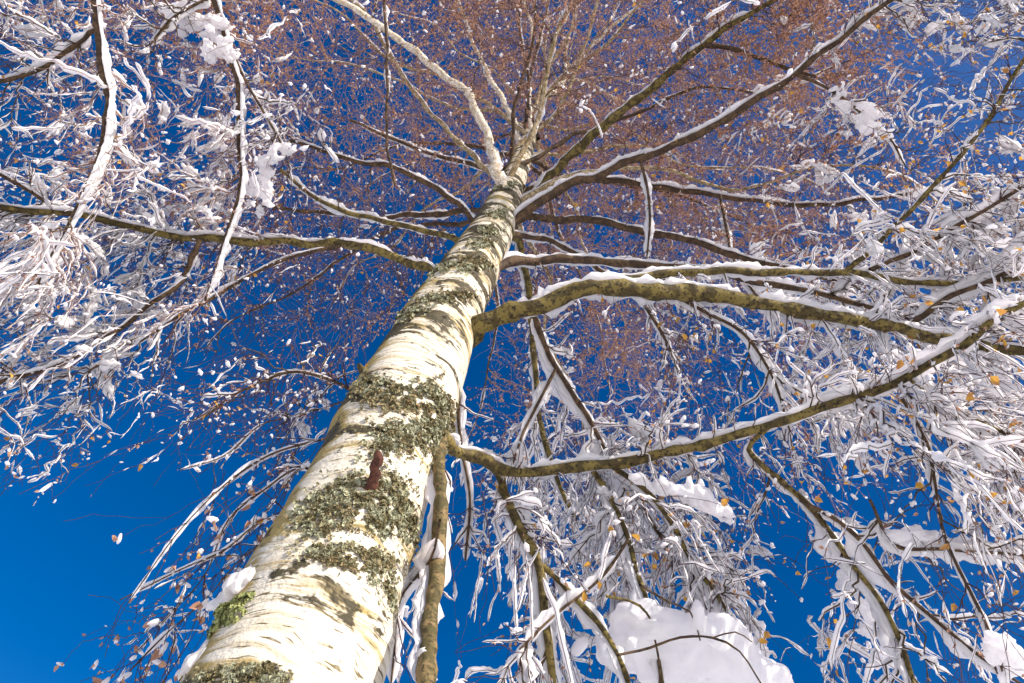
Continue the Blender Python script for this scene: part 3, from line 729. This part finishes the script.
# ------------------------------------------------------------------ heavy clumps of snow resting on the boughs: things of their own
def clump(spots, label, sub=.006, group=None, tpl=ICO3):
    """spots: (px, py, height, half length, half width, half thickness, turn)"""
    if not spots: return
    mb = MB(); c0 = None
    for px, py, h, a_, b2, c_, ang in spots:
        c = P(px, py, h); z = proj(c)[2]
        if c0 is None: c0 = c
        ca, sa = math.cos(math.radians(ang)), math.sin(math.radians(ang))
        # flat pad: lies in the plane across the fall line
        ex = R @ np.array([ca, -sa, 0]); ex[2] *= .55; ex /= np.linalg.norm(ex)
        up = WIND * .5 + UP * .5; up -= ex * up.dot(ex); up /= np.linalg.norm(up); sy = np.cross(up, ex)
        big = c_ > 15
        for k in range(12 if big else 17):
            o = (ex * rng.normal(0, .5) * a_ + sy * rng.normal(0, .46) * b2 + up * rng.normal(0, .25) * c_) * z / F
            g1 = rng.uniform(.30, .62) if big else rng.uniform(.12, .34)
            rot = rng.uniform(-.9, .9); e1 = ex * math.cos(rot) + sy * math.sin(rot); e2 = np.cross(up, e1)
            blob(mb, c + o, np.array([e1, e2, up]), np.array([a_ * g1 * 1.2, max(b2, .5 * a_) * g1 * .8, c_ * rng.uniform(.45, .9)]) * z / F, tpl, .28 if big else .5, 2.0)
    mb.v = [q - c0 for q in mb.v]
    o = mb.build('snow_clump', M_snow); o.location = c0
    rm = o.modifiers.new('fuse', 'REMESH'); rm.mode = 'VOXEL'; rm.voxel_size = sub; rm.use_smooth_shade = True
    tx = bpy.data.textures.new('snow_lumps', 'CLOUDS'); tx.noise_scale = .035; tx.noise_depth = 2
    if sub > .009: sm = o.modifiers.new('soften', 'SMOOTH'); sm.factor = .6; sm.iterations = 5
    dm = o.modifiers.new('lumps', 'DISPLACE'); dm.texture = tx; dm.strength = .009; dm.mid_level = .5; dm.texture_coords = 'LOCAL'
    o['label'] = label; o['category'] = 'snow clump'
    o['group'] = 'heavy snow clumps resting on the birch boughs'
    return o
clump([(690,640,3.12,50,26,20,22),(650,622,3.15,34,18,16,18),(735,662,3.08,42,24,20,38),(690,668,3.05,48,20,18,12),(630,650,3.08,30,18,16,0),(715,645,3.1,40,20,18,30),(665,660,3.05,40,20,16,10),(765,678,3.05,22,18,16,40)], 'largest mound of white snow piled on the drooping twigs at the bottom edge', .0095)
clump([(202,24,6.3,30,20,10,20),(186,18,6.3,18,14,8,0),(222,45,6.1,14,20,8,80)], 'fan-shaped snow sheet in the twig fork at the top left')
clump([(262,180,5.6,10,26,8,0),(268,160,5.6,16,10,7,-30),(255,192,5.6,16,12,7,10),(290,150,5.7,12,8,6,-20)], 'jagged snow patch among twigs left of the pale upper limbs')
clump([(50,250,4.5,14,30,9,20),(38,275,4.5,10,26,8,10),(60,236,4.5,20,14,8,-20),(28,300,4.5,8,20,6,10)], 'long hanging snow mass below the left end of the long left limb')
rh = lambda x, y: float(rim(x - 8, y)[0][2])
clump([(228,602,rh(228,602),11,10,16,-50),(250,576,rh(250,576),11,9,16,-50),(239,590,rh(248,588),14,12,16,-50)], 'small snow cap above the moss cushion on the trunk edge')
clump([(206,655,rh(206,655),10,12,16,-60),(196,670,rh(196,670),10,11,16,-50)], 'narrow snow rim clinging to the left edge of the lower trunk')
clump([(925,540,3.45,26,9,8,8),(955,552,3.45,26,9,8,5),(900,536,3.45,16,7,6,5),(965,541,3.45,12,10,6,-20)], 'flat wedge of snow across the thin twigs at the lower right')
clump([(1002,650,3.0,18,22,12,40),(1012,668,3.0,16,18,10,50),(992,640,3.0,12,14,9,30)], 'rounded snow lump in the bottom right corner')
clump([(865,118,6.15,22,14,5,-20),(850,106,6.25,16,10,4,0),(880,130,6.05,15,9,4,20),(838,92,6.3,12,8,4,30)], 'ragged snow patch beside yellow leaves at the upper right')
clump([(935,400,3.8,22,20,10,40),(955,420,3.8,26,12,9,10),(925,385,3.8,16,12,9,30)], 'snow pad under the fork of the lower right limb')
clump([(700,500,3.6,34,9,9,25),(665,488,3.65,26,9,9,20),(722,512,3.6,16,8,7,30)], 'long snow ridge on the dark fork right of centre below the lower limb')
clump([(868,620,3.6,12,30,7,-10),(848,580,3.7,12,26,7,-30),(828,540,3.8,10,20,6,-35),(885,660,3.5,10,22,7,-15)], 'steep snow slab along the hanging bough at the lower right')
clump([(1000,385,4.4,26,20,10,10),(980,365,4.5,22,10,9,10),(1020,400,4.4,16,14,9,10)], 'bright snow bank at the right edge under the thick limb')
print('objects', len(S.objects), 'verts', sum(len(o.data.vertices) for o in S.objects if o.type == 'MESH'))
